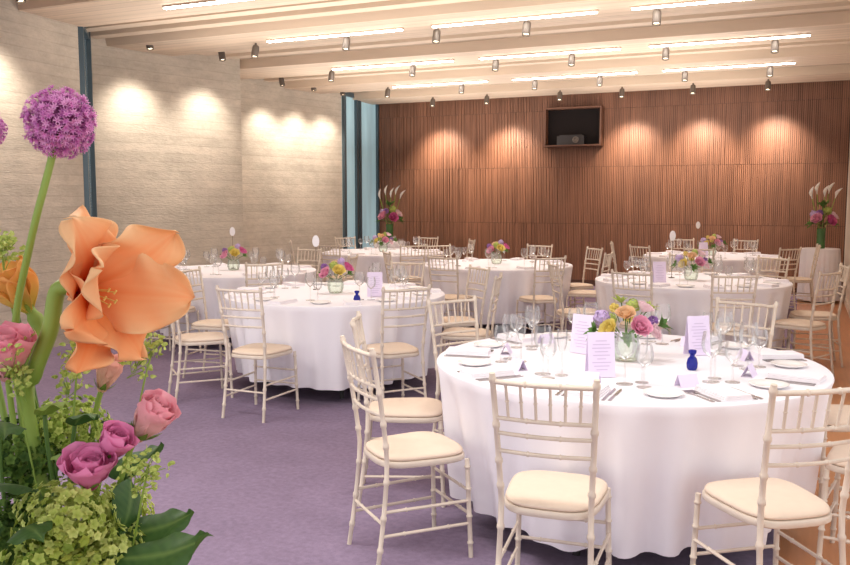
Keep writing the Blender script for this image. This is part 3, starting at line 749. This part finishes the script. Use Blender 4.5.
def rose(px, py, Y, R, axis, cols, label, seed, close=3, tall=1.05, slim=1.0):
    c = PY(px, py, Y); t = root_at('rose', label, 'flower', c, 'foreground flowers'); lo, hi = cols
    M = frame(Vector(axis).normalized()) @ Matrix.Diagonal((R*.82*slim, R*.82*slim, R*.82*tall, 1)) @ Matrix.Translation((0, 0, -.75))
    mb = rose_mb(12, 10, colf=lambda q, tt, j: mixc(lo, hi, q*.75+abs(tt)*.2+.05*j), layers=5, seed=seed, close=close, loose=13, ruf=.07)
    mb.v = [tuple(M @ Vector(v)) for v in mb.v]
    mb.obj('bloom', M_petal, t)
    ax = Vector(axis).normalized(); s0 = -ax*R*.55*tall
    cx_ = MB()
    for k in range(5):
        cx_.petal(Matrix.Translation(s0) @ frame(ax) @ Matrix.Rotation(k*2*PI/5, 4, 'Z'), R*1.0, R*.16, rad(70), rad(20), cup=.2, ns=5, nt=2, colf=lambda q, tt: lc(120, 150, 66))
    cx_.obj('sepals', M_leafv, t)
    b = vbase()-c
    MB().tube(bez(s0, s0-ax*.07, b, 14), .0035, 8).obj('stem', M_stem, t)
PK = (lc(253, 212, 196), lc(246, 168, 188)); PK2 = (lc(255, 232, 208), lc(244, 176, 190)); MG = (lc(208, 84, 146), lc(234, 146, 192)); PE = (lc(254, 226, 190), lc(251, 196, 182))
rose(6, 360, .95, .037, (.1, -.3, .95), PK, 'pink rose at the left edge under the amaryllis', 1, 5.5, 1.2)
rose(147, 424, .96, .033, (.6, -.12, .8), PK2, 'pink and cream rosebud leaning right over the carpet', 2, 6, 1.3, .9)
rose(106, 378, 1.02, .024, (.4, -.1, .9), PE, 'peach rosebud just below the open amaryllis', 3, 7, 1.35, .9)
rose(90, 474, .9, .031, (.15, -.3, .95), MG, 'magenta rose low among the lime green flowers', 4, 4, 1.1)
rose(112, 448, .92, .025, (.5, -.2, .8), MG, 'smaller magenta rose above the other magenta rose', 5, 5, 1.15)
def filler(px, py, Y, R, cols, label, N=560, size=.125, seed=1, name='hydrangea', squash=.85):
    rnd = random.Random(seed); c = PY(px, py, Y); t = root_at(name, label, 'flower', c, 'foreground flowers'); mb = MB()
    for d in fib(N, .15):
        rr = R*(.4+.75*rnd.random()**.6); p = Vector((d.x, d.y, d.z*squash))*rr; col = mixc(cols[0], cols[1], rnd.random())
        dd = (d+Vector((rnd.uniform(-.4, .4), rnd.uniform(-.4, .4), rnd.uniform(-.4, .4)))).normalized()
        M = Matrix.Translation(p) @ frame(dd) @ Matrix.Rotation(rnd.uniform(0, 1.5), 4, 'Z')
        s = size*rnd.uniform(.6, 1.3)
        for k in range(5):
            mb.petal(M @ Matrix.Rotation(k*2*PI/5, 4, 'Z'), R*s, R*s*.4, rad(45), rad(85), cup=.25, ns=3, nt=2, prof=lambda q: math.sin(PI*min(1, q*.9+.1)), colf=lambda q, tt: mixc(cols[0], col, .4+q))
    mb.obj('bloom', M_lime, t)
    MB().tube(bez((0, 0, 0), (0, 0, -.08), vbase()-c, 10), .004, 8).obj('stem', M_dstem, t)
LG = (lc(168, 186, 76), lc(232, 238, 150)); LG2 = (lc(140, 166, 64), lc(212, 224, 124)); DG = (lc(56, 88, 40), lc(118, 150, 68))
filler(66, 522, .9, .05, LG, 'lime green flower head low at centre of the foreground flowers', seed=1)
filler(114, 518, .98, .042, LG, 'lime green flower head right of the magenta roses', seed=2)
filler(18, 455, 1.0, .05, DG, 'dark green flower head at left under the pink rose', seed=3)
filler(8, 535, .95, .05, DG, 'dark green flower head in the bottom left corner', seed=4)
filler(70, 430, 1.03, .045, LG2, 'lime green flower head behind the roses', seed=5)
filler(104, 560, .92, .045, LG, 'lime green flower head at the bottom edge', seed=6)
filler(45, 575, .88, .05, LG2, 'lime green flower head cut off by the bottom edge', seed=7)
def leaf(px, py, Y, axis, out, L, W, label, cols, phi=(20, 80), fold=-.25, seed=0):
    c = PY(px, py, Y)
    z = Vector(axis).normalized(); x = Vector(out); x = (x-z*x.dot(z)).normalized(); y = z.cross(x)
    M = Matrix((x, y, z)).transposed().to_4x4()
    mb = MB()
    def cf(q, tt):
        vein = .3 if abs(tt) < .07 else 0
        return mixc(mixc(cols[0], cols[1], .4*q+.3*abs(math.sin(q*26+abs(tt)*5))), lc(150, 176, 96), vein)
    mb.petal(M, L, W, rad(phi[0]), rad(phi[1]), cup=fold, ruf=.05, ph=seed, prof=lambda q: math.sin(PI*min(1, q*.97+.03)**.8)**1.0, ns=20, nt=10, colf=cf)
    t = root_at('leaf', label, 'leaf', c, 'foreground foliage')
    mb.obj('blade', M_leafv, t)
    MB().tube(bez((0, 0, 0), -z*.05, vbase()-c, 8), .0025, 6).obj('stalk', M_dstem, t)
GR = (lc(46, 80, 38), lc(86, 122, 56)); GR2 = (lc(104, 136, 52), lc(168, 188, 88))
leaf(105, 468, 1.0, (.95, -.1, .1), (.2, -.5, 1), .09, .024, 'dark green leaf pointing right below the pink rosebud', GR, (5, 35), .2)
leaf(112, 534, .95, (.97, -.15, .06), (.2, -.6, 1), .12, .03, 'broad dark green leaf at the bottom reaching right', GR, (0, 36), .15, 1)
leaf(112, 558, .9, (.97, -.25, .0), (.2, -.6, 1), .15, .032, 'lowest broad dark leaf at the bottom edge', GR, (5, 40), .15, 3)
leaf(36, 490, .9, (-.4, -.3, .8), (-.6, -.6, -.3), .08, .024, 'dark leaf left of the magenta roses', GR)
leaf(22, 530, .87, (.2, -.5, .8), (.6, -.6, 0), .07, .024, 'dark leaf in front of the bottom left flower head', GR)
leaf(60, 455, .96, (.6, -.3, .6), (.5, -.4, 0), .075, .024, 'mid green leaf beneath the peach rosebud', GR2)
leaf(0, 425, .93, (.4, -.4, .7), (.4, -.7, 0), .075, .024, 'dark leaf under the left pink rose', GR)
leaf(130, 480, .97, (.5, -.5, -.2), (.3, -.6, -.5), .07, .024, 'dark drooping leaf right of the magenta roses', GR)
leaf(10, 290, 1.05, (-.3, -.1, .9), (-.8, -.2, 0), .06, .014, 'narrow yellow-green leaf at the left edge beside the amaryllis', GR2)
leaf(45, 415, .95, (.2, -.3, .9), (.6, -.7, 0), .075, .018, 'light green leaf rising beside the amaryllis stem', GR2)
leaf(110, 425, .98, (.5, -.2, .7), (.5, -.6, 0), .06, .02, 'dark leaf between the peach rosebud and the pink rosebud', GR)
leaf(75, 425, .97, (.3, -.2, .9), (.5, -.6, 0), .07, .018, 'slim dark leaf rising left of the peach rosebud', GR)
def sprig(px, py, Y, axis, L, label, seed):
    rnd = random.Random(seed); c = PY(px, py, Y); t = root_at('green_sprig', label, 'greenery', c, 'foreground foliage')
    z = Vector(axis).normalized(); st = MB(); lv = MB()
    st.tube(bez(vbase()-c, Vector((0, 0, -.06)), z*L, 12), .0012, 5)
    for k in range(18):
        b = z*L*(.05+.9*rnd.random()); d = (z+Vector((rnd.uniform(-1, 1), rnd.uniform(-1, 1), rnd.uniform(-.5, 1)))).normalized(); e = b+d*rnd.uniform(.012, .03)
        st.tube([b, e], .0005, 4)
        for q in range(6):
            ee = e+Vector((rnd.uniform(-.008, .008), rnd.uniform(-.008, .008), rnd.uniform(-.008, .008)))
            lv.petal(Matrix.Translation(ee) @ frame(Vector((rnd.uniform(-1, 1), rnd.uniform(-1, 1), rnd.uniform(-.3, 1))).normalized()), .008, .0025, rad(20), rad(70), ns=3, nt=2, colf=lambda a, b_: mixc(lc(146, 172, 70), lc(216, 226, 132), rnd.random()))
    st.obj('twigs', M_stem, t); lv.obj('leaflets', M_leafv, t)
sprig(66, 405, .97, (.3, -.1, .9), .06, 'fine green sprig between the pink rose and peach rosebud', 1)
sprig(30, 410, .95, (-.2, -.2, .9), .07, 'fine green sprig at left below the amaryllis stem', 2)
sprig(125, 380, 1.0, (.7, -.1, .7), .05, 'fine green sprig right of the peach rosebud', 3)
sprig(130, 500, .9, (.5, -.3, .8), .05, 'fine green sprig right of the lime flower heads', 5)
sprig(5, 275, 1.02, (-.1, 0, 1), .03, 'fine green sprig at the left edge beside the amaryllis', 6)

# ------------------------------------------------------------------ light
wd = bpy.data.worlds.new('world'); sc.world = wd; wd.use_nodes = True
bg = wd.node_tree.nodes['Background']; bg.inputs['Color'].default_value = (1, .985, .99, 1); bg.inputs['Strength'].default_value = 1.3
def area(u, w, z, e, sx, sy, col=(1, .96, .92), up=False):
    l = lamp('AREA', 'fill_area', room(u, w, z), e, col, shape='RECTANGLE', size=sx, size_y=sy); l.rotation_euler = (PI if up else 0, 0, -RA); return l
area(-1.5, 2.2, CZ-.2, 85, 3, .4); area(-4.5, 2.5, CZ-.2, 85, 2, .4)  # added fill lamps over the foreground, without fixtures
for (u, w) in ((-2, 7.5), (-5, 7.5), (-2, 11), (-5.5, 11), (-2, 13.6), (-5.5, 13.6)):
    area(u, w, 2.45, 46, 3, 2, (1, .96, .91), True)  # added upward fill without a fixture, brightens the ceiling
for (T, e) in ((T1, 58), (T2, 95), (T3, 95), (T4, 100), (T5, 112), (T6, 106), (T7, 106)):
    l = lamp('SPOT', 'table_spot', (T[0], T[1]+.3, CZ-.3), e, (1, .96, .94), spot_size=rad(70), spot_blend=.85, shadow_soft_size=.14)
